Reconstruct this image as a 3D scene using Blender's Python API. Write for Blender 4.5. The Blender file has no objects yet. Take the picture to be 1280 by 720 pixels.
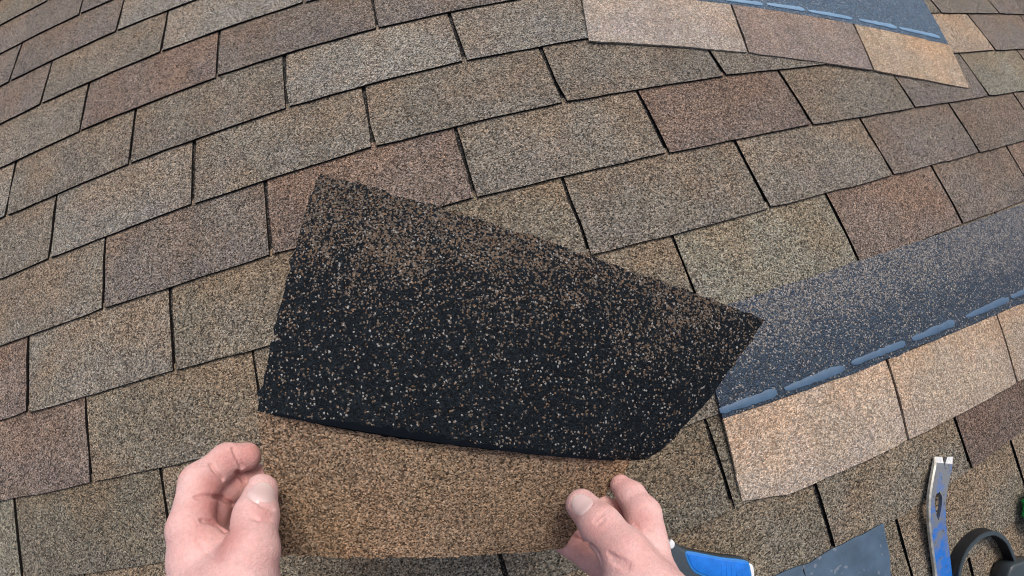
import bpy, bmesh, math, random
import numpy as np
from mathutils import Matrix, Vector
C = bpy.context.scene.collection
rnd = random.Random(7)
# ---------------------------------------------------------------- camera, world, sun, exposure
# The roof plane is laid out in its own metres: x along the courses, y up the slope, z off the roof.
PITCH = math.radians(18.4)                       # a 4-in-12 roof
ROOF = Matrix.Rotation(PITCH, 4, 'X')
CAM = np.array([0.65505847, 0.11087085, 0.54383127])
RC = np.array([[0.95984356, -0.2794531, 0.02462314], [-0.26472313, -0.93129713, -0.25021455], [0.09285469, 0.23364851, -0.96787725]])
F0, K1, K2 = 524.6354, 0.10676503, 0.04642439    # wide action-camera lens
cd = bpy.data.cameras.new('camera'); cam = bpy.data.objects.new('camera', cd); C.objects.link(cam)
cd.type = 'PANO'; cd.panorama_type = 'FISHEYE_LENS_POLYNOMIAL'
cd.sensor_width = 36; cd.sensor_height = 20.25; cd.sensor_fit = 'HORIZONTAL'; cd.fisheye_fov = math.radians(175)
pk = (6.74537248e-02, 1.54545950e-04, -5.58880339e-05, 9.88897766e-07)
cd.fisheye_polynomial_k0 = 0
cd.fisheye_polynomial_k1, cd.fisheye_polynomial_k2, cd.fisheye_polynomial_k3, cd.fisheye_polynomial_k4 = [-v for v in pk]
cd.clip_start = 0.01; cd.clip_end = 500
m = Matrix.Identity(4)
for r in range(3):
    m[r][0], m[r][1], m[r][2], m[r][3] = RC[0][r], -RC[1][r], -RC[2][r], CAM[r]
cam.matrix_world = ROOF @ m
bpy.context.scene.camera = cam
sund = (ROOF.to_3x3() @ Vector((0.40, 0.62, 1.0))).normalized()
elev = math.asin(sund.z); azim = math.atan2(sund.x, sund.y)
w = bpy.data.worlds.new("World"); bpy.context.scene.world = w; w.use_nodes = True
nt = w.node_tree; bg = nt.nodes['Background']
sky = nt.nodes.new('ShaderNodeTexSky'); sky.sky_type = 'NISHITA'; sky.sun_disc = False
sky.sun_elevation = elev; sky.sun_rotation = azim; sky.air_density = 1.0; sky.dust_density = 6.0; sky.ozone_density = 0.6
nt.links.new(sky.outputs[0], bg.inputs[0]); bg.inputs[1].default_value = 0.13
sl = bpy.data.lights.new('sun', 'SUN'); so = bpy.data.objects.new('sun', sl); C.objects.link(so)
sl.energy = 1.5; sl.angle = math.radians(24); sl.color = (1.0, 0.95, 0.88)
so.rotation_euler = sund.to_track_quat('Z', 'Y').to_euler()
vs = bpy.context.scene.view_settings
vs.view_transform = 'Standard'; vs.look = 'None'; vs.exposure = 0.05; vs.gamma = 1
bpy.context.scene.cycles.use_denoising = True; bpy.context.scene.cycles.denoiser = 'OPENIMAGEDENOISE'; bpy.context.scene.cycles.denoising_input_passes = 'RGB_ALBEDO_NORMAL'; bpy.context.scene.cycles.denoising_prefilter = 'ACCURATE'
bpy.context.scene.cycles.pixel_filter_type = 'BLACKMAN_HARRIS'; bpy.context.scene.cycles.filter_width = 1.1

# ---------------------------------------------------------------- helpers
def theta(r):
    th = r/F0
    for _ in range(30):
        th -= (F0*(th+K1*th**3+K2*th**5)-r)/(F0*(1+3*K1*th**2+5*K2*th**4))
    return th
def ray(px, py):
    x, y = px-640., py-360.; r = math.hypot(x, y)+1e-9; t = theta(r)
    return RC.T @ np.array([math.sin(t)*x/r, math.sin(t)*y/r, math.cos(t)])
def at(px, py, d): return CAM + ray(px, py)*d            # a point d metres along a sight line, in roof metres
def on_roof(px, py, z=0.): d = ray(px, py); return CAM + d*((z-CAM[2])/d[2])

def obj(name, mesh, mat=None, parent=None):
    o = bpy.data.objects.new(name, mesh); C.objects.link(o)
    if mat and not mesh.materials: mesh.materials.append(mat)
    if parent is not None: o.parent = parent
    return o
def thing(name, label, cat, loc=(0, 0, 0), rz=0., group=None):
    o = bpy.data.objects.new(name, None); C.objects.link(o); o.empty_display_size = .02
    o.matrix_world = ROOF @ Matrix.Translation(loc) @ Matrix.Rotation(rz, 4, 'Z')
    o['label'] = label; o['category'] = cat
    if group: o['group'] = group
    return o
def mesh(name, v, f, smooth=False):
    me = bpy.data.meshes.new(name); me.from_pydata([tuple(map(float, p)) for p in v], [], f); me.validate(); me.update()
    if smooth:
        for p in me.polygons: p.use_smooth = True
    return me
def slab(name, P, N, th, jit=0.):
    """A bent sheet: P[i][j] top points, thickness th against the normals N."""
    P = np.array(P, float); N = np.array(N, float); ni, nj = P.shape[:2]
    v = [p for row in P for p in row]+[p for row in (P-N*th) for p in row]; f = []
    q = lambda i, j, b=0: b*ni*nj+i*nj+j
    for i in range(ni-1):
        for j in range(nj-1):
            f.append((q(i, j), q(i+1, j), q(i+1, j+1), q(i, j+1))); f.append((q(i, j, 1), q(i, j+1, 1), q(i+1, j+1, 1), q(i+1, j, 1)))
    for i in range(ni-1):
        f.append((q(i, 0), q(i, 0, 1), q(i+1, 0, 1), q(i+1, 0))); f.append((q(i, nj-1), q(i+1, nj-1), q(i+1, nj-1, 1), q(i, nj-1, 1)))
    for j in range(nj-1):
        f.append((q(0, j), q(0, j+1), q(0, j+1, 1), q(0, j, 1))); f.append((q(ni-1, j), q(ni-1, j, 1), q(ni-1, j+1, 1), q(ni-1, j+1)))
    return mesh(name, v, f)
def prism(name, pts, z0, z1, bev=0., segs=2):
    """A flat outline in roof metres raised from z0 to z1, edges rounded."""
    bm = bmesh.new(); vs_ = [bm.verts.new((x, y, z0)) for x, y in pts]; fc = bm.faces.new(vs_)
    if fc.normal.z > 0: fc.normal_flip()
    bm.normal_update()
    r = bmesh.ops.extrude_face_region(bm, geom=[fc]); vv = [e for e in r['geom'] if isinstance(e, bmesh.types.BMVert)]
    bmesh.ops.translate(bm, vec=(0, 0, z1-z0), verts=vv)
    bmesh.ops.recalc_face_normals(bm, faces=bm.faces)
    if bev:
        ed = [e for e in bm.edges if all(abs(v.co.z-z1) < 1e-6 for v in e.verts)]
        bmesh.ops.bevel(bm, geom=ed, offset=bev, segments=segs, profile=.5, affect='EDGES')
    me = bpy.data.meshes.new(name); bm.to_mesh(me); bm.free()
    for p in me.polygons: p.use_smooth = True
    return me
def smooth_loop(pts, n=4):
    """Closed Catmull-Rom through the points."""
    P = [np.array(p, float) for p in pts]; o = []; L = len(P)
    for i in range(L):
        a, b, c, d = P[i-1], P[i], P[(i+1) % L], P[(i+2) % L]
        for k in range(n):
            t = k/n; o.append(.5*((2*b)+(c-a)*t+(2*a-5*b+4*c-d)*t*t+(3*b-a-3*c+d)*t**3))
    return o

# ---------------------------------------------------------------- materials
class NT:
    def __init__(s, name):
        s.m = bpy.data.materials.new(name); s.m.use_nodes = True; s.t = s.m.node_tree
        s.b = s.t.nodes['Principled BSDF']; s.m.use_fake_user = False
    def n(s, typ, **kw):
        nd = s.t.nodes.new(typ)
        for k, v in kw.items(): setattr(nd, k, v)
        return nd
    def l(s, a, b): s.t.links.new(a, b)
    def math(s, op, a, b=None, c=None, clamp=False):
        nd = s.n('ShaderNodeMath', operation=op); nd.use_clamp = clamp
        for k, v in enumerate((a, b, c)):
            if v is None: continue
            if isinstance(v, (int, float)): nd.inputs[k].default_value = v
            else: s.l(v, nd.inputs[k])
        return nd.outputs[0]
    def mix(s, fac, a, b, blend='MIX'):
        nd = s.n('ShaderNodeMix', data_type='RGBA', blend_type=blend)
        for k, v in ((0, fac), (6, a), (7, b)):
            if isinstance(v, (int, float)): nd.inputs[k].default_value = v
            elif isinstance(v, tuple): nd.inputs[k].default_value = (*v, 1)
            else: s.l(v, nd.inputs[k])
        return nd.outputs[2]
    def ramp(s, fac, stops, interp='LINEAR'):
        nd = s.n('ShaderNodeValToRGB'); cr = nd.color_ramp; cr.interpolation = interp
        while len(cr.elements) < len(stops): cr.elements.new(.5)
        for e, (p, c) in zip(cr.elements, stops):
            e.position = p; e.color = (*c, 1) if isinstance(c, tuple) else (c, c, c, 1)
        s.l(fac, nd.inputs[0]); return nd.outputs[0]
    def coords(s, per_object=True):
        tc = s.n('ShaderNodeTexCoord').outputs['Object']
        if not per_object: return tc
        oi = s.n('ShaderNodeObjectInfo'); va = s.n('ShaderNodeVectorMath', operation='SCALE')
        cmb = s.n('ShaderNodeCombineXYZ'); cmb.inputs[0].default_value = 1; cmb.inputs[1].default_value = .37; cmb.inputs[2].default_value = .11
        s.l(cmb.outputs[0], va.inputs[0]); s.l(s.math('MULTIPLY', oi.outputs['Random'], 40.), va.inputs[3])
        ad = s.n('ShaderNodeVectorMath', operation='ADD'); s.l(tc, ad.inputs[0]); s.l(va.outputs[0], ad.inputs[1]); return ad.outputs[0]
    def vor(s, vec, scale, rand=1.):
        v = s.n('ShaderNodeTexVoronoi', voronoi_dimensions='3D', feature='F1'); v.inputs['Scale'].default_value = scale
        v.inputs['Randomness'].default_value = rand; s.l(vec, v.inputs['Vector'])
        sp = s.n('ShaderNodeSeparateColor'); s.l(v.outputs['Color'], sp.inputs[0])
        return v.outputs['Distance'], sp.outputs[0], sp.outputs[1], sp.outputs[2]
    def noise(s, vec, scale, detail=2., rough=.5):
        v = s.n('ShaderNodeTexNoise'); v.inputs['Scale'].default_value = scale; v.inputs['Detail'].default_value = detail
        v.inputs['Roughness'].default_value = rough; s.l(vec, v.inputs['Vector']); return v.outputs[0]
    def bump(s, h, strength, dist):
        b = s.n('ShaderNodeBump'); b.inputs['Strength'].default_value = strength; b.inputs['Distance'].default_value = dist
        s.l(h, b.inputs['Height']); s.l(b.outputs[0], s.b.inputs['Normal'])
    def out(s, col=None, rough=None, spec=None, metal=None):
        for k, v in (('Base Color', col), ('Roughness', rough), ('Specular IOR Level', spec), ('Metallic', metal)):
            if v is None: continue
            if isinstance(v, tuple): s.b.inputs[k].default_value = (*v, 1)
            elif isinstance(v, (int, float)): s.b.inputs[k].default_value = v
            else: s.l(v, s.b.inputs[k])
        return s.m

def granule_mat(name, color=None, scale=580., contrast=1.08, gradient=True, spec=.25, bmp=.75, bd=.0011):
    """Ceramic roofing granules: every grain its own tone around the colour of its tab."""
    a = NT(name); vec = a.coords()
    d, r, g, b = a.vor(vec, scale)
    base = a.n('ShaderNodeObjectInfo').outputs['Color'] if color is None else color
    lo = 1-contrast
    k = lambda v: lo+contrast*v
    tone = a.ramp(r, [(0, k(.16)), (.22, k(.48)), (.5, k(.9)), (.78, k(1.45)), (.93, k(1.85)), (1, k(2.4))])
    col = a.mix(1., base, tone, 'MULTIPLY')
    hue = a.ramp(g, [(0, (1.13, .95, .82)), (.3, (1.04, .99, .94)), (.65, (.98, 1.0, 1.02)), (1, (.92, 1.0, 1.09))])
    col = a.mix(.8, col, hue, 'MULTIPLY')
    if gradient:                                      # blended colour drops across each tab
        n1 = a.noise(vec, 9., 3.)
        sy = a.n('ShaderNodeSeparateXYZ'); a.l(a.n('ShaderNodeTexCoord').outputs['Object'], sy.inputs[0])
        up = a.math('MULTIPLY_ADD', a.math('MINIMUM', a.math('MAXIMUM', sy.outputs[1], 0.), .13), 2.2, -.14)     # blends lean warm to the top of a tab, cool to its butt
        f = a.ramp(a.math('ADD', n1, up), [(.42, 0.), (.68, 1.)])
        col = a.mix(a.math('MULTIPLY', f, .65), col, a.mix(1., col, (1.16, .95, .80), 'MULTIPLY'))
        n2 = a.noise(vec, 17., 2.)
        f2 = a.ramp(a.math('SUBTRACT', n2, up), [(.46, 0.), (.72, 1.)])
        col = a.mix(a.math('MULTIPLY', f2, .5), col, a.mix(1., col, (.90, .91, 1.02), 'MULTIPLY'))
        n3 = a.noise(vec, 60., 4., .65)
        col = a.mix(1., col, a.ramp(n3, [(.3, .84), (.7, 1.14)]), 'MULTIPLY')
    if gradient:
        gp = a.n('ShaderNodeNewGeometry').outputs['Position']; mp = a.n('ShaderNodeMapping'); a.l(gp, mp.inputs[0]); mp.inputs['Scale'].default_value = (1., .35, .35)
        col = a.mix(1., col, a.ramp(a.noise(mp.outputs[0], 11., 5., .6), [(.3, .87), (.7, 1.10)]), 'MULTIPLY')
    h = a.math('SUBTRACT', a.math('MULTIPLY', b, .6), d)
    a.bump(h, bmp, bd)
    return a.out(col, .88, spec)
M_TAB = granule_mat('weathered_granules')
M_NEW = granule_mat('new_tan_granules', None, 560., .7, True)

def headlap_mat(name, base, grain_a, grain_b, axis, dens, scale=420., rough=.55, spec=.4, bmp=.8, bd=.0011, nsc=22., namp=.10):
    """Bare asphalt with loose granules; dens = stops of grain share along object axis."""
    a = NT(name); vec = a.coords(False)
    d, r, g, b = a.vor(vec, scale)
    sp = a.n('ShaderNodeSeparateXYZ'); a.l(vec, sp.inputs[0])
    n = a.noise(vec, nsc, 4., .65)
    pos = a.math('ADD', sp.outputs[axis], a.math('MULTIPLY', a.math('SUBTRACT', n, .5), namp))
    share = a.ramp(a.math('MULTIPLY_ADD', pos, 1/.30, .0, True), dens)
    isg = a.math('GREATER_THAN', share, r)
    sparkle = a.math('GREATER_THAN', g, .98)
    gcol = a.mix(g, grain_a, grain_b)
    gcol = a.mix(1., gcol, a.ramp(b, [(0, .45), (.6, 1.), (1, 1.7)]), 'MULTIPLY')
    dark = a.mix(1., base, a.ramp(b, [(0, .35), (.5, .9), (1, 1.9)]), 'MULTIPLY')
    dark = a.mix(a.ramp(a.noise(vec, 35., 3.), [(.35, 0.), (.7, .6)]), dark, a.mix(1., dark, (.55, .6, .7), 'MULTIPLY'))
    col = a.mix(isg, dark, gcol)
    col = a.mix(a.math('MULTIPLY', sparkle, .7), col, (.40, .39, .37))
    h = a.math('SUBTRACT', a.math('MULTIPLY', b, .6), d)
    a.bump(h, bmp, bd)
    return a.out(col, rough, spec)

def plain(name, col, rough=.5, spec=.5, metal=0., nscale=0., namt=.3, bump=0., bdist=.0006):
    a = NT(name)
    if nscale:
        vec = a.coords(False); n = a.noise(vec, nscale, 5., .6)
        c = a.mix(1., col, a.ramp(n, [(.25, 1-namt), (.75, 1+namt)]), 'MULTIPLY')
        if bump: a.bump(n, bump, bdist)
        return a.out(c, rough, spec, metal)
    return a.out(col, rough, spec, metal)

# ---------------------------------------------------------------- the roof: three-tab shingles, 5 in. exposure, 5 in. stagger
T, E = .3048, .1271
OFF = {-4: 2.2099, -3: 1.7955, -2: 1.3899, -1: .9591, 0: .5321, 1: .1159, 2: -.3006, 3: .2744, 4: .8589, 5: 1.4288, 6: 2.0011, 7: 2.5816, 8: 3.1685, 9: 3.7489}
for j in range(10, 20): OFF[j] = OFF[j-1]+.5805
for j in range(-5, -12, -1): OFF[j] = OFF[j+1]+.4166
roof = bpy.data.objects.new('roof', None); C.objects.link(roof); roof.matrix_world = ROOF.copy()
roof['kind'] = 'structure'; roof['label'] = 'weathered brown grey roof of three-tab asphalt shingles in staggered courses'
a = NT('underlay_asphalt'); vec = a.coords(False); d, r, g, b = a.vor(vec, 430.)
a.bump(d, .8, .001)
M_UNDER = a.out(a.ramp(r, [(0, (.008, .008, .009)), (.7, (.028, .027, .026)), (1, (.14, .125, .11))]), .9, .2)
M_BUTT = plain('asphalt_edge', (.016, .014, .013), .9, .15)
dk = obj('deck', mesh('deck', [(-2.2, -1.9, 0), (4.4, -1.9, 0), (4.4, 3.1, 0), (-2.2, 3.1, 0)], [(0, 1, 2, 3)]), M_UNDER, roof)

def tab_verts(rg, gap=None, x0=0., y0=0.):
    """One tab: top sheet, lower butt edge and sides; origin at its lower left slit centre."""
    gap = gap or .0026+abs(rg.gauss(0, .0006))
    nx = 8; xs = [gap+(T-2*gap)*k/nx for k in range(nx+1)]
    ja = [rg.gauss(0, .0006) for _ in range(nx+1)]; lean = rg.gauss(0, .0007)
    xl = [rg.gauss(0, .0009) for _ in range(4)]; xr = [rg.gauss(0, .0009) for _ in range(4)]
    top, bot = [], []
    ys = [0., .045, .09, E+.012]
    for k, y in enumerate(ys):
        for i, x in enumerate(xs):
            yy = y+(ja[i]+lean*(i/nx-.5)*2 if k == 0 else 0)
            if k == 0 and i in (0, nx): yy += .0014
            xx = x+(xl[k] if i == 0 else xr[k] if i == nx else 0)
            z = .0080-.0040*min(1, y/E)+rg.gauss(0, .0002)
            if y > E: z -= .0003
            top.append((x0+xx, y0+yy, z)); bot.append((x0+xx, y0+yy, max(.0002, z-.0040)))
    n1 = nx+1; L = len(top); f = []; mats = []
    for k in range(3):
        for i in range(nx):
            f.append((k*n1+i, k*n1+i+1, (k+1)*n1+i+1, (k+1)*n1+i)); mats.append(0)
    for i in range(nx): f.append((i+1, i, L+i, L+i+1)); mats.append(1)
    for k in range(3):
        f.append((k*n1, (k+1)*n1, L+(k+1)*n1, L+k*n1)); mats.append(1)
        f.append(((k+1)*n1+nx, k*n1+nx, L+k*n1+nx, L+(k+1)*n1+nx)); mats.append(1)
    return top+bot, f, mats
def tab_mesh(name, v, f, mats):
    me = mesh(name, v, f); me.materials.append(M_TAB); me.materials.append(M_BUTT)
    for p, q in zip(me.polygons, mats): p.material_index = q
    return me
VAR = [tab_mesh('shingle', *tab_verts(random.Random(40+k))) for k in range(12)]
# colour of each tab: G light grey, N neutral, B brown, R reddish, P purplish, O olive grey, D dark olive, T tan, X rust
COL = dict(G=(.246, .234, .206), N=(.208, .190, .160), B=(.196, .175, .138), R=(.195, .154, .132), P=(.194, .170, .151),
           O=(.226, .220, .178), D=(.160, .146, .114), T=(.40, .32, .235), X=(.158, .117, .099))
TONE = {(9, -5): 'P', (9, -4): 'P', (8, -5): 'P', (8, -4): 'P', (8, -3): 'G', (7, -4): 'P', (7, -3): 'N', (7, -2): 'G', (7, -1): 'G',
        (6, -3): 'N', (6, -2): 'R', (6, -1): 'P', (6, 0): 'P', (5, -3): 'G', (5, -2): 'N', (5, -1): 'N', (5, 0): 'G', (5, 1): 'G', (5, 5): 'N', (5, 6): 'P',
        (4, -2): 'N', (4, -1): 'G', (4, 0): 'N', (4, 1): 'N', (4, 2): 'N', (4, 3): 'N', (4, 4): 'N', (4, 5): 'T', (4, 6): 'P',
        (3, -1): 'N', (3, 0): 'P', (3, 1): 'R', (3, 2): 'N', (3, 3): 'R', (3, 4): 'N', (3, 5): 'P', (3, 6): 'O',
        (2, -1): 'R', (2, 0): 'N', (2, 1): 'B', (2, 2): 'B', (2, 3): 'N', (2, 4): 'N', (2, 5): 'P', (2, 6): 'P', (2, 7): 'P',
        (1, -1): 'R', (1, 0): 'B', (1, 1): 'B', (1, 2): 'B', (1, 3): 'O', (1, 4): 'R', (1, 5): 'P', (1, 6): 'R',
        (0, -2): 'O', (0, -1): 'D', (0, 0): 'B', (0, 1): 'B', (0, 2): 'B', (0, 3): 'B',
        (-1, -2): 'B', (-1, -1): 'B', (-1, 0): 'D', (-1, 1): 'D', (-1, 2): 'D', (-1, 3): 'B',
        (-2, 1): 'D', (-2, 2): 'B', (-2, 3): 'X', (-3, 1): 'D', (-3, 2): 'B', (-3, 3): 'N', (-4, 1): 'D', (-4, 2): 'B', (-4, 3): 'B'}
MEAN = np.array(COL['N'])*.97
for k_ in 'GNBRPODX': COL[k_] = tuple((MEAN+(np.array(COL[k_])-MEAN)*.85)*np.array((.95, .940, .912)))          # weathering has drawn the blends together
def pixel(P):
    dcam = RC @ (np.array(P)-CAM); r = math.hypot(dcam[0], dcam[1])
    if dcam[2] <= .05: return (-9e3, -9e3)
    t = math.atan2(r, dcam[2]); q = F0*(t+K1*t**3+K2*t**5)/(r+1e-9); return 640+q*dcam[0], 360+q*dcam[1]
fv, ff, fm = [], [], []
for j in range(-10, 20):
    for i in range(-24, 14):
        x = T*(i+OFF[j]); y = E*j
        if not (-2.2 < x < 4.0 and -1.8 < y < 2.9): continue
        seen = False
        for u in (0, .5, 1):
            for v_ in (0, .5, 1):
                px, py = pixel((x+u*T, y+v_*E, 0)); seen |= -30 < px < 1310 and -30 < py < 750
        rg = random.Random(j*100+i)
        if seen:
            o = obj('shingle', VAR[rg.randrange(12)], None, roof); o.location = (x, y, 0)
            k = TONE.get((j, i)) or rg.choice('NNGBPRB'); c = COL[k]; s = rg.uniform(.93, 1.07)
            o.color = (c[0]*s, c[1]*s, c[2]*s, 1)
            o.rotation_euler = (0, 0, rg.gauss(0, .0014))
        else:
            v, f, mt = tab_verts(rg, x0=x, y0=y); b0 = len(fv); fv += v; ff += [tuple(q+b0 for q in t) for t in f]; fm += mt
fld = obj('shingle_field', tab_mesh('shingle_field', fv, ff, fm), None, roof); fld.color = (.225, .185, .15, 1); fld['kind'] = 'stuff'

# ---------------------------------------------------------------- two loose three-tab shingles lying on the roof
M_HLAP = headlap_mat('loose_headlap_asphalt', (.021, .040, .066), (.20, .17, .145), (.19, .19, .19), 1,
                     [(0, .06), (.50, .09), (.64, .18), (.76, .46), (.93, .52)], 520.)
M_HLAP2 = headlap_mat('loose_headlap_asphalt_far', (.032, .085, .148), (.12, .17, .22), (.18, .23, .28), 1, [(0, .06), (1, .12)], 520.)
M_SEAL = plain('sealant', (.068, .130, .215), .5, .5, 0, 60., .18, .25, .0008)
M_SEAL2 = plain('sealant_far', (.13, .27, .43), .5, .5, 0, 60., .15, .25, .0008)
def loose(label, ox, oy, ang, tones, mh, ms, dashes, tlabels, z0=.0090, worn=False, htop=.272):
    t = thing('loose_shingle', label, 'shingle', (ox, oy, z0), math.radians(ang), 'loose three-tab shingles lying on the roof')
    th = .0036; rg = random.Random(int(ox*999)); up = lambda P: np.tile(np.array([0, 0, 1.]), (*P.shape[:2], 1))
    for k in range(3):
        nx, ny = 14, 7; P = np.zeros((nx, ny, 3)); xa, xb = T*k+(.0025 if k else 0), T*(k+1)-(.0025 if k < 2 else 0)
        for i in range(nx):
            for j in range(ny):
                x, y = xa+(xb-xa)*i/(nx-1), .1275*j/(ny-1)
                if j == 0: y += rg.gauss(0, .0004)+(.002 if i in (0, nx-1) else 0)
                if worn and k == 0 and j == 0 and i < 3: y += (.012, .010, .005)[i]
                P[i, j] = (x+(rg.gauss(0, .0004) if i in (0, nx-1) else 0), y, th-(.003*(1-j/(ny-1))**2 if True else 0))
        o = obj('tab', slab('tab', P, up(P), th), M_NEW, t); o.color = (*tones[k], 1); o['label'] = tlabels[k]
    nx, ny = 40, 8; P = np.zeros((nx, ny, 3))
    for i in range(nx):
        for j in range(ny):
            P[i, j] = (3*T*i/(nx-1)+(rg.gauss(0, .0006) if i in (0, nx-1) else 0), .1278+(htop-.1278+.042*i/(nx-1))*j/(ny-1)+(rg.gauss(0, .0008) if j in (0, ny-1) else 0), th)
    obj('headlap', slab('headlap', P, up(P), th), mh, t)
    for (xa, xb, yc, wd) in dashes:
        n = 15; pts = []
        prof = [wd*.54*(.42+.58*(k/n)**.6)*(1 if k < n-1 else (.85 if k == n-1 else .45))*rg.uniform(.78, 1.18) for k in range(n+1)]
        pts += [(xa+(xb-xa)*k/n, yc-prof[k]*.45-wd*.24*min(1, k*.8+.3, (n-k)*.9+.3)*rg.uniform(.8, 1.2)) for k in range(n+1)]
        pts += [(xa+(xb-xa)*k/n, yc+prof[k]*1.1) for k in range(n, -1, -1)]
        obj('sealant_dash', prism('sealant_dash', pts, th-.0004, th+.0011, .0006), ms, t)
    return t
tan = (.430, .362, .288); tan2 = (.415, .343, .264)
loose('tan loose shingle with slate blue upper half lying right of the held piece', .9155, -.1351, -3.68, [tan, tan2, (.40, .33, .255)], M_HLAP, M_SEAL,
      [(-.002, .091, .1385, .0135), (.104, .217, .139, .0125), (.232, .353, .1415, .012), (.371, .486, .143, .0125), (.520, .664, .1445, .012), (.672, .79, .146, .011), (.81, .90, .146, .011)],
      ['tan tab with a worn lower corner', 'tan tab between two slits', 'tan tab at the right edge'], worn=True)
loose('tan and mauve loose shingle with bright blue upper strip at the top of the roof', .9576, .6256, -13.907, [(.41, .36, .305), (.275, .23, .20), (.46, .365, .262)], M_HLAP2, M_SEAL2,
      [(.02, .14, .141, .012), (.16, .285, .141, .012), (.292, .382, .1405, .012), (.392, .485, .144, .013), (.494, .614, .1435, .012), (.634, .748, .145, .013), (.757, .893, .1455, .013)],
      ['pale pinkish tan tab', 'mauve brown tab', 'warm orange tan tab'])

# ---------------------------------------------------------------- slate blue scrap of shingle back, lower right
a = NT('slate_scrap'); vec = a.coords(False)
n = a.noise(vec, 28., 5., .6); n2 = a.noise(vec, 240., 2.); d, r, g, b = a.vor(vec, 210.)
col = a.mix(1., (.060, .104, .160), a.ramp(n, [(.3, .75), (.7, 1.25)]), 'MULTIPLY')
col = a.mix(a.math('MULTIPLY', a.math('GREATER_THAN', r, .975), .55), col, (.20, .23, .27))
a.bump(a.math('ADD', n, a.math('MULTIPLY', n2, .3)), .35, .0012)
M_SLATE = a.out(col, .62, .4)
t = thing('shingle_scrap', 'flat slate blue scrap sheet lying on the shingles left of the pry bar', 'scrap', (0, 0, 0))
rg = random.Random(5); o0 = np.array([1.1258, -.2471]); ex = np.array([-1., .0565]); ey = np.array([-.10, -.995]); pts = []
ex /= np.linalg.norm(ex); ey /= np.linalg.norm(ey)
for k in range(13): pts.append(o0+ex*.235*k/12+ey*rg.gauss(0, .0006)+(ey*.004 if k == 7 else 0))
for k in range(1, 9): pts.append(o0+ex*(.235-.012*k/8)+ey*.20*k/8+ex*rg.gauss(0, .001))
for k in range(1, 9): pts.append(o0+ex*(.223-.223*k/8)+ey*.20+ey*rg.gauss(0, .0006))
for k in range(1, 8): pts.append(o0+ey*(.20-.20*k/8)+ex*rg.gauss(0, .0011))
obj('sheet', prism('sheet', pts, .0085, .0115, .0006), M_SLATE, t)
cr = [o0+ex*.150+ey*.001, o0+ex*.151+ey*.010, o0+ex*.1485+ey*.022, o0+ex*.150+ey*.010]
obj('crack', prism('crack', [(p+np.array([.0005*k, 0])) for k, p in enumerate(cr)], .0113, .0118), plain('crack_dark', (.012, .015, .02), .8), t)

# ---------------------------------------------------------------- blue pry bar
t = thing('pry_bar', 'worn blue flat pry bar with notched steel claw and teardrop nail slot', 'pry bar', (0, 0, 0))
a = NT('bar_paint'); vec = a.coords(False); n = a.noise(vec, 55., 6., .65)
sp = a.n('ShaderNodeSeparateXYZ'); a.l(vec, sp.inputs[0])
wear = a.ramp(a.math('ADD', n, a.math('MULTIPLY_ADD', sp.outputs[1], 1.9, .50)), [(.30, 0.), (.54, 1.)])
fac = wear
col = a.mix(fac, (.014, .15, .55), (.19, .205, .225))
col = a.mix(a.ramp(a.noise(vec, 160., 4.), [(.6, 0.), (.72, .6)]), col, (.05, .05, .055))
a.bump(n, .3, .0008)
M_BAR = a.out(col, .42, .5, a.math('MULTIPLY', fac, .15))
M_STEEL = plain('ground_steel', (.78, .78, .77), .4, .5, .3, 130., .35)
M_EDGE = plain('scraped_edge', (.55, .54, .48), .45, .5, .3, 90., .5)
path = []
for px, py, z, hw in [(1180.5, 571, .0125, .0205), (1178, 584, .0140, .0203), (1174, 604, .0180, .0195), (1171, 626, .0205, .0190), (1171, 650, .0200, .0186), (1173.5, 676, .0180, .0184),
                      (1177, 702, .0165, .0182), (1180, 730, .0165, .0182), (1183, 765, .0190, .0182), (1186, 800, .0260, .0182), (1188, 830, .0400, .0182)]:
    q = on_roof(px, py, z); path.append((q[0], q[1], z, hw))
Pp = np.array(path); s_ = np.linspace(0, len(path)-1, 61); idx = np.arange(len(path))
def cub(col_):
    v = Pp[:, col_]; mm = np.gradient(v); i = np.minimum(s_.astype(int), len(path)-2); u = s_-i
    return (2*u**3-3*u**2+1)*v[i]+(u**3-2*u**2+u)*mm[i]+(-2*u**3+3*u**2)*v[i+1]+(u**3-u**2)*mm[i+1]
cx, cy, cz, cw = [cub(k) for k in range(4)]
Cn = np.stack([cx, cy, cz], 1); Tn = np.gradient(Cn, axis=0); Tn /= np.linalg.norm(Tn, axis=1)[:, None]
side = np.stack([-Tn[:, 1], Tn[:, 0], np.zeros(61)], 1); side /= np.linalg.norm(side, axis=1)[:, None]
nor = np.cross(Tn, side); nor *= np.sign(nor[:, 2:3])
arc = np.concatenate([[0], np.cumsum(np.linalg.norm(np.diff(Cn, axis=0), axis=1))])
def hole(s):
    u = (s-.058)/(.100-.058)
    if u <= 0 or u >= 1: return 0.
    return .0092*math.sin(math.pi*u**.75)**.6*(1-.35*u)
def notch(s): return max(0., .0058*(1-s/.016))
bv, bf, bmt = [], [], []
th = .0062; SK = 1. if side[0][0] > 0 else -1.
def sect(k, sgn):
    s = arc[k]; W = cw[k]; hI = max(hole(s), notch(s))
    sk = .42*max(0., 1-s/.07)                              # end cut slightly askew
    q = lambda t_, z_: Cn[k]+side[k]*sgn*t_+nor[k]*z_-Tn[k]*sk*t_*sgn*SK
    zt = th/2*min(1., .25+s/.02)
    return [q(hI, -th/2), q(hI, zt), q(W-.0022, zt), q(W, zt-.0018), q(W, -th/2)]
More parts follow.
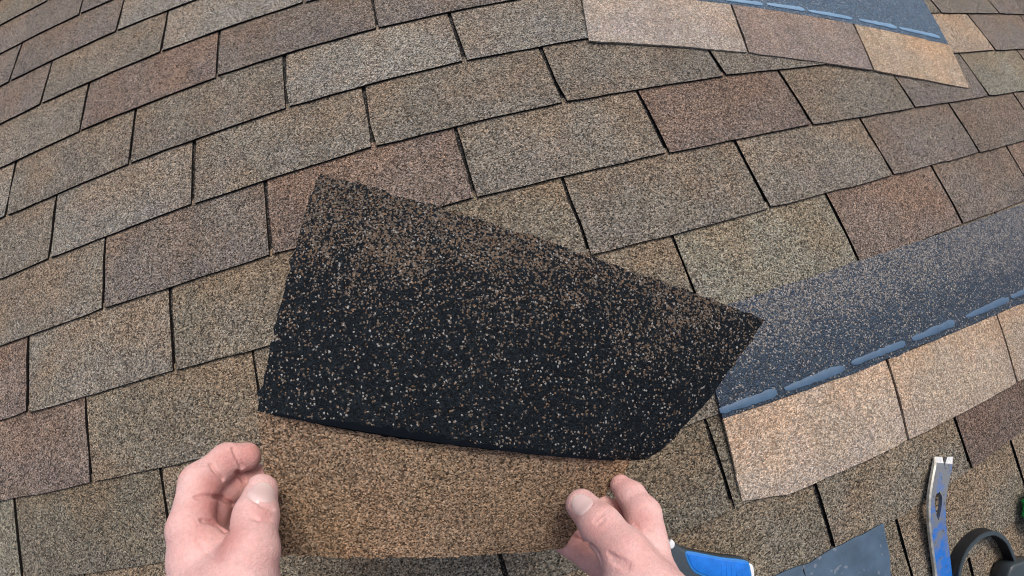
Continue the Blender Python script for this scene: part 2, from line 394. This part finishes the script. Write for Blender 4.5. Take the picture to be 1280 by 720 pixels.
for sgn in (1, -1):
    base = len(bv)
    for k in range(61): bv += sect(k, sgn)
    for k in range(60):
        for q in range(5):
            A_, B_ = base+k*5+q, base+k*5+(q+1) % 5
            fc = (A_, B_, B_+5, A_+5); bf.append(fc if sgn < 0 else fc[::-1])
            bmt.append(2 if q in (2, 3) else (1 if q == 1 and arc[k] < .0085 else 0))
    for k in (0, 60):
        fc = tuple(base+k*5+q for q in range(5)); bf.append(fc); bmt.append(1)
me = mesh('bar', bv, bf); me.materials.append(M_BAR); me.materials.append(M_STEEL); me.materials.append(M_EDGE)
for p, q in zip(me.polygons, bmt): p.material_index = q
bm = bmesh.new(); bm.from_mesh(me); bmesh.ops.remove_doubles(bm, verts=bm.verts, dist=1e-5); bmesh.ops.recalc_face_normals(bm, faces=bm.faces); bm.to_mesh(me); bm.free()
obj('bar', me, None, t)

# ---------------------------------------------------------------- blue utility knife under the right hand
t = thing('utility_knife', 'blue utility knife with dark grey grip and white end lying under the right hand', 'knife', (0, 0, 0))
M_BLUE = plain('blue_plastic', (.008, .175, .68), .42, .5, 0, 90., .2, .2, .0005)
M_GREY = plain('grey_rubber', (.045, .062, .078), .6, .4, 0, 200., .15, .15, .0004)
M_WHITE = plain('white_plastic', (.78, .80, .82), .35)
def kn(pts, z): return [on_roof(px, py, z)[:2] for px, py in pts]
body = kn([(815, 672), (838, 676), (856, 687), (875, 692), (903, 697), (931, 700), (938, 708), (938, 745), (900, 752), (860, 742), (822, 728), (800, 700)], .026)
obj('body', prism('body', smooth_loop(body, 3), .0088, .0262, .005, 4), M_GREY, t)
grip = kn([(859, 692), (872, 693), (902, 699), (930, 702.5), (936, 709), (936, 732), (905, 728), (877, 717), (868, 712), (862, 702)], .027)
obj('grip_panel', prism('grip_panel', smooth_loop(grip, 3), .0245, .0276, .0016, 3), M_BLUE, t)
for k in range(5):
    x0 = 902+k*6.5; rb = kn([(x0, 704+k*.9), (x0+2.2, 704.3+k*.9), (x0+1.2, 722+k), (x0-1., 721.7+k)], .028)
    obj('rib', prism('rib', rb, .0270, .0283, .0004), M_BLUE, t)
rim = kn([(857, 690), (872, 691), (902, 697), (931, 700.5), (938, 708), (938, 735), (905, 731), (875, 719.5), (866, 714), (859.5, 703)], .027)
obj('grip_rim', prism('grip_rim', smooth_loop(rim, 3), .024, .0268, .0012, 2), plain('pale_blue_rim', (.03, .20, .55), .45), t)
endp = kn([(934, 706), (939, 705), (942, 714), (942, 748), (937, 746), (932, 722)], .02)
obj('end_cap', prism('end_cap', smooth_loop(endp, 3), .0090, .0225, .002, 3), M_WHITE, t)
but = kn([(836, 678), (839.5, 674.5), (843, 678), (842.5, 683), (839, 686), (836, 683)], .028)
obj('button', prism('button', smooth_loop(but, 3), .024, .0298, .0015, 3), M_WHITE, t)

# ---------------------------------------------------------------- black looped handle of a hand tool, lower right corner
t = thing('looped_tool', 'dark hand tool with black loop handle lying right of the pry bar', 'tool', (0, 0, 0))
M_BLK = plain('black_rubber', (.008, .009, .011), .6, .45, 0, 180., .2, .15, .0004)
M_RIM = plain('dark_grey_rim', (.040, .055, .064), .45, .5, 0, 120., .15)
top = [(1196, 740), (1199, 715), (1205, 695), (1213, 682), (1226, 669.5), (1239.5, 664.5), (1249, 666.5), (1259.5, 675.5), (1267, 691), (1271, 706), (1274, 735), (1262, 765), (1228, 775), (1202, 765)]
ctr = smooth_loop([on_roof(px, py, .027) for px, py in top], 5); mid = np.mean(ctr, axis=0)
def band(name, a0, a1, z0, z1, mat, low=0.):
    P = np.array([[[*(p[:2]+(mid[:2]-p[:2])/np.linalg.norm(mid[:2]-p[:2])*q), z] for q, z in ((a0-low, z0), (a0, z1), (a1, z1), (a1+low*.5, z0))] for p in ctr])
    L = len(ctr); v = P.reshape(-1, 3); f = []
    for k in range(L):
        for q in range(4):
            f.append((k*4+q, k*4+(q+1) % 4, ((k+1) % L)*4+(q+1) % 4, ((k+1) % L)*4+q))
    me = mesh(name, v, f); bm = bmesh.new(); bm.from_mesh(me); bmesh.ops.recalc_face_normals(bm, faces=bm.faces)
    bmesh.ops.bevel(bm, geom=[e for e in bm.edges if all(abs(q.co.z-z1) < 1e-6 for q in e.verts) and len(e.link_faces) == 2 and e.calc_face_angle(0) > .6], offset=.0007, segments=2, affect='EDGES')
    bm.to_mesh(me); bm.free()
    return obj(name, me, mat, t)
band('loop_handle', -.0005, .0055, .009, .0262, M_BLK, .002)
band('handle_rim', -.0010, .0062, .0258, .0275, M_RIM)
bod = [on_roof(px, py, .03)[:2] for px, py in [(1258, 711), (1268, 703), (1290, 699), (1330, 706), (1345, 735), (1320, 770), (1270, 772), (1254, 740)]]
obj('tool_body', prism('tool_body', smooth_loop(bod, 4), .009, .037, .004, 3), M_RIM, t)

# ---------------------------------------------------------------- bright green scrap at the right edge
t = thing('green_ball', 'small bright green crumpled wad at the right edge above the looped tool', 'wad', tuple(on_roof(1283, 634, .009)))
bm = bmesh.new(); bmesh.ops.create_icosphere(bm, subdivisions=4, radius=.024); rg = random.Random(3)
for v in bm.verts:
    q = v.co.normalized(); k = 1+.16*math.sin(9*q.x+4*q.y)*math.sin(8*q.z+5*q.x)+.10*math.sin(17*q.y+11*q.z)+.05*math.sin(31*q.x-23*q.z)
    v.co = Vector((q.x*.026*k, q.y*.032*k, .018+q.z*.0175*k))
me = bpy.data.meshes.new('wad'); bm.to_mesh(me); bm.free()
for p in me.polygons: p.use_smooth = True
obj('wad', me, plain('green_plastic', (.03, .52, .11), .35, .5, 0, 60., .4, .4, .002), t)

# ---------------------------------------------------------------- cut shingle piece held up by the hands
def patch(p00, p10, p11, p01, ni, nj, bulge=0., rough=.0006, seed=1, lock=(), belly=None):
    """Bilinear sheet, i from p00 to p10, j from p00 to p01; uneven cut edges; lock = edges kept straight."""
    rg = random.Random(seed); P = np.zeros((ni, nj, 3)); p00, p10, p11, p01 = map(np.array, (p00, p10, p11, p01))
    nn = np.cross(p10-p00, p01-p00); nn /= np.linalg.norm(nn)
    if nn @ (CAM-p00) < 0: nn = -nn
    du = (p10-p00)/np.linalg.norm(p10-p00); dv = (p01-p00)/np.linalg.norm(p01-p00)
    for i in range(ni):
        for j in range(nj):
            u, v = i/(ni-1), j/(nj-1)
            p = p00*(1-u)*(1-v)+p10*u*(1-v)+p11*u*v+p01*(1-u)*v
            p = p+nn*bulge*(math.sin(math.pi*u)*.6+.4*math.sin(math.pi*v)*math.sin(2.2*u+.3))
            if belly: p = p+du*belly(v)*u**2.5
            if i in (0, ni-1): p = p+du*rg.gauss(0, rough)
            if (j == 0 and 'a' not in lock) or (j == nj-1 and 'b' not in lock): p = p+dv*rg.gauss(0, rough)
            P[i, j] = p
    N = np.cross(np.gradient(P, axis=0), np.gradient(P, axis=1)); N /= np.linalg.norm(N, axis=2)[..., None]
    if (N*(CAM-P)).sum() < 0: N = -N
    return P, N
A_, B_, C_, D_ = at(398, 216, .335), at(957, 400, .345), at(790, 576, .305), at(322, 514, .285)
E_, F_ = at(703, 686, .330), at(345, 694, .318)
org = D_.copy()
xa = (C_-D_)/np.linalg.norm(C_-D_); ya = (A_-D_)-xa*((A_-D_)@xa); ya /= np.linalg.norm(ya); za = np.cross(xa, ya)
LM = Matrix(((xa[0], ya[0], za[0], org[0]), (xa[1], ya[1], za[1], org[1]), (xa[2], ya[2], za[2], org[2]), (0, 0, 0, 1)))
LB = np.array([xa, ya, za])
loc = lambda P: (np.array(P)-org) @ LB.T
piece = thing('shingle_piece', 'cut shingle piece with black upper half and brown lower half held in both hands', 'shingle')
piece.matrix_world = ROOF @ LM
M_HELD = headlap_mat('held_headlap_asphalt', (.0075, .0110, .0145), (.120, .073, .043), (.130, .120, .105), 1, [(0, .07), (.20, .10), (.32, .27), (.44, .56), (.62, .50)], 950., .8, .12, .55, .0007, 26., .20)
def belly(v): return .0110*math.sin(math.pi*min(1., v/.93)*.5)**1.3*(1 if v < .86 else math.sqrt(max(0., 1-((v-.86)/.14)**2)))   # the cut side swells, its lower corner rounded
Pq, Nq = patch(A_, B_, C_, D_, 52, 34, .006, .0008, 2, 'b', belly)
hl = obj('headlap', slab('headlap', loc(Pq), Nq @ LB.T, .0032), M_HELD, piece)
Pt, Nt_ = patch(D_, C_, E_, F_, 52, 20, .0, .0007, 4, 'a')
Pt[:, 0] = Pq[:, -1]
tb = obj('tab', slab('tab', loc(Pt), Nt_ @ LB.T, .0032), granule_mat('held_tan_granules', None, 1050., 1.0, True, .12, .45, .0006), piece); tb.color = (.235, .168, .108, 1)
rg = random.Random(12); sv = []; n = 48
wid = lambda u: .0004+.0032*math.exp(-((u-.36)/.20)**2)+.0016*math.exp(-((u-.75)/.16)**2)
SP = np.zeros((n, 4, 3)); SN = np.zeros((n, 4, 3))
for k in range(n):
    u = .04+.90*k/(n-1); fi = u*51; i0 = int(fi); q = fi-i0; e0 = Pq[i0, -1]*(1-q)+Pq[min(51, i0+1), -1]*q; nn = Nq[i0, -1]
    upv = Pq[i0, -2]-Pq[i0, -1]; upv /= np.linalg.norm(upv); dn = Pt[min(51, int(u*51)), 1]-Pt[min(51, int(u*51)), 0]; dn /= np.linalg.norm(dn)
    wu = wid(u)*rg.uniform(.6, 1.4); nt2 = (nn+Nt_[min(51, int(u*51)), 0]); nt2 /= np.linalg.norm(nt2)
    SP[k] = [e0+dn*wu*.5+nt2*.0008, e0+nt2*.0016, e0+upv*wu*.6+nn*.0014, e0+upv*wu*1.3+nn*.0007]; SN[k] = nn
obj('sealant_strip', slab('sealant_strip', loc(SP), SN @ LB.T, .0012), plain('black_sealant', (.004, .006, .009), .9, .05, 0, 50., .2, .3, .001), piece)

# ---------------------------------------------------------------- the person's bare hands
def seg(G, a_, b_, ra, rb):
    a_ = np.asarray(a_, np.float32); b_ = np.asarray(b_, np.float32); ab = b_-a_; L = float(ab @ ab)+1e-12
    t_ = np.clip(((G-a_) @ ab)/L, 0, 1); dd = G-a_-t_[..., None]*ab
    return np.sqrt((dd*dd).sum(-1))-(ra+(rb-ra)*t_)
def smin(p, q, k): h = np.clip(.5+.5*(q-p)/k, 0, 1); return q+(p-q)*h-k*h*(1-h)
def smax(p, q, k): return -smin(-p, -q, k)
class Hand:
    def __init__(s, palm, fingers, thumb, kp=.010, kf=.008, kt=.012): s.palm, s.fingers, s.thumb, s.kp, s.kf, s.kt = palm, fingers, thumb, kp, kf, kt; s.creases = []
    def chain(s, G, ch, k):
        d_ = None
        for (a_, ra), (b_, rb) in zip(ch[:-1], ch[1:]):
            q = seg(G, a_, b_, ra, rb); d_ = q if d_ is None else smin(d_, q, k)
        return d_
    def f(s, G):
        G = np.asarray(G, np.float32); pd = None
        for ch in s.palm:
            q = s.chain(G, ch, .006); pd = q if pd is None else smin(pd, q, s.kp)
        fd = None
        for ch in s.fingers:
            q = s.chain(G, ch, .0035); fd = q if fd is None else smin(fd, q, .0012)
        td = smin(pd, s.chain(G, s.thumb, .005), s.kt)
        d_ = smin(td, smin(pd, fd, s.kf), .0010)
        for pts, r_, k in s.creases:
            for a_, b_ in zip(pts[:-1], pts[1:]): d_ = smax(d_, -seg(G, a_, b_, r_, r_), k)
        return d_
    def march(s, px, py):
        dr = ray(px, py); t_ = .15
        for _ in range(90):
            v = float(s.f((CAM+dr*t_)[None])[0])
            if v < 2e-5: break
            t_ += v*.8
            if t_ > .6: return None
        return CAM+dr*t_
    def grad(s, p):
        e = 4e-4; q = np.array([s.f((p+e*d_)[None])[0]-s.f((p-e*d_)[None])[0] for d_ in np.eye(3)], float); return q/np.linalg.norm(q)
    def crease(s, pts, r_=.0011, k=.0012, sink=.0002):
        L = []
        for a_, b_ in zip(pts[:-1], pts[1:]):
            for u in (0, .5): L.append((a_[0]+(b_[0]-a_[0])*u, a_[1]+(b_[1]-a_[1])*u))
        L.append(pts[-1]); W = [s.march(*q) for q in L]; W = [q for q in W if q is not None]
        if len(W) > 1: s.creases.append((W, r_, k))
    def build(s, name, h=.0008):
        P = np.array([p for ch in s.palm+s.fingers+[s.thumb] for p, r_ in ch]); R_ = max(r_ for ch in s.palm+[s.thumb] for p, r_ in ch)+.004
        lo, hi = P.min(0)-R_, P.max(0)+R_; n_ = np.ceil((hi-lo)/h).astype(int)+1
        n_ = ((n_+7)//8)*8+1; B = (n_-1)//8
        cc = [lo[q]+h*(8*np.arange(B[q])+4) for q in range(3)]; GC = np.stack(np.meshgrid(*cc, indexing='ij'), -1).astype(np.float32)
        DC = s.f(GC); D = np.repeat(np.repeat(np.repeat(DC, 8, 0), 8, 1), 8, 2); D = np.pad(D, ((0, 1),)*3, constant_values=1.).astype(np.float32)
        near = np.argwhere(np.abs(DC) < h*13); oo = np.stack(np.meshgrid(*[np.arange(8)]*3, indexing='ij'), -1).reshape(-1, 3)
        for b0 in range(0, len(near), 400):
            ix = (near[b0:b0+400, None]*8+oo[None]).reshape(-1, 3); D[tuple(ix.T)] = s.f((lo+h*ix).astype(np.float32))
        I = D < 0; c = n_-1
        occ = sum(I[a_:a_+c[0], b_:b_+c[1], d_:d_+c[2]].astype(np.int8) for a_ in (0, 1) for b_ in (0, 1) for d_ in (0, 1))
        act = (occ > 0) & (occ < 8); ids = -np.ones(act.shape, np.int64); cells = np.argwhere(act); ids[act] = np.arange(len(cells))
        acc = np.zeros((len(cells), 3)); cnt = np.zeros(len(cells)); X, Y, Z = cells.T
        cor = [(a_, b_, d_) for a_ in (0, 1) for b_ in (0, 1) for d_ in (0, 1)]
        for p in cor:
            for ax in range(3):
                if p[ax]: continue
                q = list(p); q[ax] = 1
                v0 = D[X+p[0], Y+p[1], Z+p[2]]; v1 = D[X+q[0], Y+q[1], Z+q[2]]; mk = (v0 < 0) != (v1 < 0)
                t_ = np.where(mk, v0/np.where(mk, v0-v1, 1), 0); e = np.array(p, float)[None].repeat(len(cells), 0); e[:, ax] += t_
                acc += e*mk[:, None]; cnt += mk
        V = lo+h*(cells+acc/cnt[:, None]); Fq = []
        for ax in range(3):
            a1, a2 = [(1, 2), (2, 0), (0, 1)][ax]; sl0 = [slice(1, -1)]*3; sl0[ax] = slice(0, -1); sl1 = [slice(1, -1)]*3; sl1[ax] = slice(1, None)
            s0, s1 = I[tuple(sl0)], I[tuple(sl1)]; ch = np.argwhere(s0 != s1)
            sgn = s0[tuple(ch.T)]; off = np.ones(3, int); off[ax] = 0; g = ch+off
            def cid(d1, d2): q = g.copy(); q[:, a1] += d1; q[:, a2] += d2; return ids[tuple(q.T)]
            quad = np.stack([cid(-1, -1), cid(0, -1), cid(0, 0), cid(-1, 0)], 1); quad[~sgn] = quad[~sgn][:, ::-1]
            Fq.append(quad)
        Fq = np.concatenate(Fq)
        me = bpy.data.meshes.new(name); me.from_pydata(V.tolist(), [], Fq.tolist()); me.validate(); me.update()
        for p in me.polygons: p.use_smooth = True
        return me, V
    def nail(s, px, py, axis, wd, ln, tilt=0.):
        p = s.march(px, py); nn = s.grad(p); ax = axis-nn*(axis @ nn); ax /= np.linalg.norm(ax); sd = np.cross(nn, ax)
        ni, nj = 17, 15; v = []; f = []
        for i in range(ni):
            for j in range(nj):
                u, w_ = 2*i/(ni-1)-1, 2*j/(nj-1)-1
                q = u*math.sqrt(max(0, 1-.5*w_*w_)); r_ = w_*math.sqrt(max(0, 1-.5*u*u))          # squircle outline
                q0 = p+sd*q*wd/2+ax*r_*ln/2
                for _ in range(6):
                    dv = float(s.f(q0[None])[0]); q0 = q0-nn*dv*.9
                e = max(abs(u), abs(w_)); lift = .0007*(1-e**6)-.0002
                
                v.append(q0+nn*lift)
        for i in range(ni-1):
            for j in range(nj-1): f.append((i*nj+j, i*nj+j+1, (i+1)*nj+j+1, (i+1)*nj+j))
        me = mesh('fingernail', v, f, True); bm = bmesh.new(); bm.from_mesh(me)
        bm.normal_update()
        if sum((fc.normal.dot(Vector(nn)) for fc in bm.faces)) < 0: bmesh.ops.reverse_faces(bm, faces=bm.faces)
        bm.to_mesh(me); bm.free()
        ca = me.color_attributes.new('edge', 'FLOAT_COLOR', 'POINT')
        for k in range(ni*nj):
            w_ = 2*(k % nj)/(nj-1)-1; u = 2*(k//nj)/(ni-1)-1
            e = max(0., min(1., (w_-.62-.12*u*u)/.2))
            ca.data[k].color = (e, e, e, 1)
        return me
MM = .001
def J(px, py, d_, r_): return (at(px, py, d_), r_*MM)
def arm(p, r_, dirc, L, r2):           # forearm from the wrist towards the viewer's elbow, direction in camera axes
    dv = RC.T @ np.array(dirc, float); dv /= np.linalg.norm(dv); return (p+dv*L, r2*MM)
wl = at(287, 778, .272)
left = Hand(
    palm=[[(wl, .0268), arm(wl, 26.5, (-.12, .95, -.25), .13, 36)],
          [(wl, .026), J(257, 704, .286, 16.5), J(238, 663, .285, 11.8)],
          [(wl, .026), J(262, 705, .297, 15), J(247, 672, .302, 12)],
          [(wl, .026), J(282, 715, .303, 14), J(264, 690, .312, 11.5)],
          [J(250, 700, .288, 14), J(286, 700, .285, 11)],
          [(wl, .027), J(295, 735, .272, 20)]],
    fingers=[[J(238, 661, .285, 12.0), J(250, 604, .297, 11.6), J(284, 575, .305, 10.0), J(309, 570.5, .306, 8.8)],
             [J(250, 672, .298, 12), J(272, 620, .312, 11.0), J(296, 604, .317, 10.2), J(322, 596, .320, 8.5)],
             [J(258, 684, .302, 12), J(270, 648, .314, 10.6), J(298, 634, .330, 9.2), J(330, 622, .337, 8)],
             [J(270, 692, .308, 11), J(286, 668, .322, 9.0), J(310, 655, .332, 8), J(330, 648, .337, 7)]],
    thumb=[J(294, 748, .260, 19), J(314, 690, .258, 13.6), J(320, 645, .268, 11.5), J(327, 613, .281, 9.5)], kt=.008, kf=.005)
LCR = [[(264, 581), (270, 589), (279, 598)], [(292, 560), (297, 571), (303, 584)], [(246, 621), (262, 620), (275, 622)], [(277, 622), (285, 627), (292, 631)],
       [(253, 650), (266, 653), (276, 659), (285, 666)], [(296, 590), (302, 597), (308, 605)]]
for c_ in LCR: left.crease(c_, .0016, .0007)
left.crease([(311, 618), (317, 625), (326, 631), (336, 635), (342, 636)], .0007, .0012); left.crease([(314, 646), (324, 650), (337, 649)], .0006, .0016)
left.crease([(246, 676), (258, 690), (276, 700)], .0005, .0018)
wr = at(820, 780, .268)
right = Hand(
    palm=[[(wr, .0250), arm(wr, 24.5, (.22, .95, -.25), .13, 34)],
          [(wr, .023), J(812, 724, .280, 15), J(809, 690, .284, 12.5)],
          [(wr, .024), J(815, 735, .294, 15), J(806, 705, .302, 12)],
          [(wr, .024), J(804, 748, .302, 14), J(790, 722, .315, 11.5)],
          [J(790, 694, .280, 10), J(808, 660, .288, 8.5)],
          [(wr, .024), J(798, 745, .268, 19)]],
    fingers=[[J(809, 688, .284, 12.6), J(804, 643, .293, 11.2), J(789, 620, .301, 9.4), J(776, 606.5, .305, 7.2)],
             [J(806, 702, .302, 12), J(790, 666, .309, 10.5), J(770, 644, .314, 9.2), J(755, 631, .316, 6.8)],
             [J(790, 715, .315, 11), J(766, 690, .333, 9.2), J(742, 671, .339, 8.2), J(714, 657, .342, 7.6)],
             [J(778, 730, .318, 10.5), J(756, 713, .327, 9.2), J(735, 697, .332, 8.6), J(704, 679, .341, 7.6)]],
    thumb=[J(802, 738, .262, 18.5), J(782, 693, .262, 13.6), J(751, 657, .272, 11.8), J(727, 631, .285, 10.0)], kt=.009, kf=.005)
RCR = [[(743, 652), (747, 647), (753, 643)], [(747, 656), (751, 652), (756, 648)]]
for c_ in RCR: right.crease(c_, .0008, .0011)
right.crease([(716, 672), (728, 676), (741, 683), (748, 692), (752, 704)], .0012, .0008)
right.crease([(761, 692), (772, 699), (786, 705)], .0010, .0014); right.crease([(764, 700), (774, 706), (785, 710)], .0009, .0014); right.crease([(793, 655), (800, 663), (812, 674)], .0006, .0016)

a = NT('skin'); vec = a.coords(False)
fl = a.n('ShaderNodeAttribute', attribute_name='flush_shade')
n1 = a.noise(vec, 60., 4., .6); n2 = a.noise(vec, 420., 3., .6); d, r, g, b = a.vor(vec, 900.)
col = a.mix(a.ramp(n1, [(.35, 0.), (.72, .7)]), (.76, .50, .475), (.66, .35, .325))
col = a.mix(fl.outputs['Fac'], col, (.50, .190, .165))  # skin redness, plus shade and red bounce painted into pockets and creases
col = a.mix(1., col, a.ramp(n2, [(.3, .90), (.7, 1.06)]), 'MULTIPLY')
a.bump(a.math('ADD', a.math('MULTIPLY', n2, .8), a.math('MULTIPLY', d, .7)), .5, .0007)
M_SKIN = a.out(col, .55, .3)
a.b.inputs['Subsurface Weight'].default_value = .25; a.b.inputs['Subsurface Radius'].default_value = (1., .35, .2); a.b.inputs['Subsurface Scale'].default_value = .004
a = NT('nail'); e = a.n('ShaderNodeAttribute', attribute_name='edge')
M_NAIL = a.out(a.mix(e.outputs['Fac'], (.72, .53, .51), (.78, .68, .63)), .3, .5)
person = thing('person', 'person seen only as two bare hands gripping the cut shingle piece', 'person', tuple(wl))
inv = person.matrix_world.inverted() @ ROOF
def dense(c_): return [(a_[0]+(b_[0]-a_[0])*u/8, a_[1]+(b_[1]-a_[1])*u/8) for a_, b_ in zip(c_[:-1], c_[1:]) for u in range(9)]
def add_hand(H, marks, nails):  # marks: red skin spots, and painted shade along creases and between fingers
    me, V = H.build('hand')
    fa = np.zeros(len(V))
    for px, py, rr, amt in marks:
        p = H.march(px, py)
        if p is None: continue
        fa = np.maximum(fa, amt*np.exp(-((V-p)**2).sum(1)/(rr*MM)**2))
    at_ = me.attributes.new('flush_shade', 'FLOAT', 'POINT'); at_.data.foreach_set('value', fa.astype(np.float32))
    me.transform(inv); o = obj('hand', me, M_SKIN, person)
    for nl in nails:
        nm = H.nail(*nl); nm.transform(inv); obj('fingernail', nm, M_NAIL, o)
    return o
tipax = lambda H: H.thumb[-1][0]-H.thumb[-2][0]
hl_ = add_hand(left, [(312, 566, 11, .7), (285, 574, 9, .5), (264, 606, 10, .6), (266, 636, 11, .65), (281, 676, 11, .75), (300, 602, 11, .6), (275, 650, 11, .65), (285, 630, 12, .6), (330, 641, 5, .45), (248, 660, 9, .35), (312, 690, 10, .25)]+[(*q, 1.2, .45) for c_ in LCR for q in dense(c_)], [(328.5, 614.5, at(337, 592, .28)-at(324, 622, .28), .0155, .0185)])
hl_['label'] = 'hand at the lower left edge of the piece'
hr_ = add_hand(right, [(776, 640, 10, .65), (752, 630, 6, .3), (745, 662, 11, .45), (725, 680, 14, .4), (768, 692, 14, .35), (802, 648, 10, .35), (776, 602, 7, .3), (722, 640, 6, .4), (800, 690, 14, .2)]+[(*q, 1.2, .35) for c_ in RCR for q in dense(c_)], [(726.5, 630, tipax(right), .0140, .0175)])
hr_['label'] = 'hand at the lower right corner of the piece'

# ---------------------------------------------------------------- loose granules washed over the roof
rg = random.Random(99); gv, gf = [], []
for _ in range(700):
    x, y = rg.uniform(-.3, 2.2), rg.uniform(-.45, 1.2); s = rg.uniform(.0007, .0014); z = .0080; an = rg.uniform(0, 6.3); b0 = len(gv)
    yy = (y/E) % 1; z = .0080-.0040*yy
    for k in range(3): gv.append((x+s*math.cos(an+2.1*k), y+s*math.sin(an+2.1*k), z-.0002))
    gv.append((x, y, z+s*1.2)); gf += [(b0, b0+1, b0+3), (b0+1, b0+2, b0+3), (b0+2, b0, b0+3)]
for _ in range(5200):
    j = rg.randrange(-4, 9); i = rg.randrange(-5, 8); x = T*(i+OFF[j])+rg.gauss(0, .0022); y = E*(j+min(1, rg.random()**1.5*1.05)); s = rg.uniform(.0006, .0013); an = rg.uniform(0, 6.3); b0 = len(gv)
    if abs(x-T*(i+OFF[j])) > .0032: continue
    for k in range(3): gv.append((x+s*math.cos(an+2.1*k), y+s*math.sin(an+2.1*k), .0001))
    gv.append((x, y, .0002+s*1.3)); gf += [(b0, b0+1, b0+3), (b0+1, b0+2, b0+3), (b0+2, b0, b0+3)]
o = obj('loose_granules', mesh('loose_granules', gv, gf), plain('loose_granule', (.36, .31, .26), .8)); o.matrix_world = ROOF.copy(); o['kind'] = 'stuff'
o['label'] = 'loose pale granules scattered over the shingles'
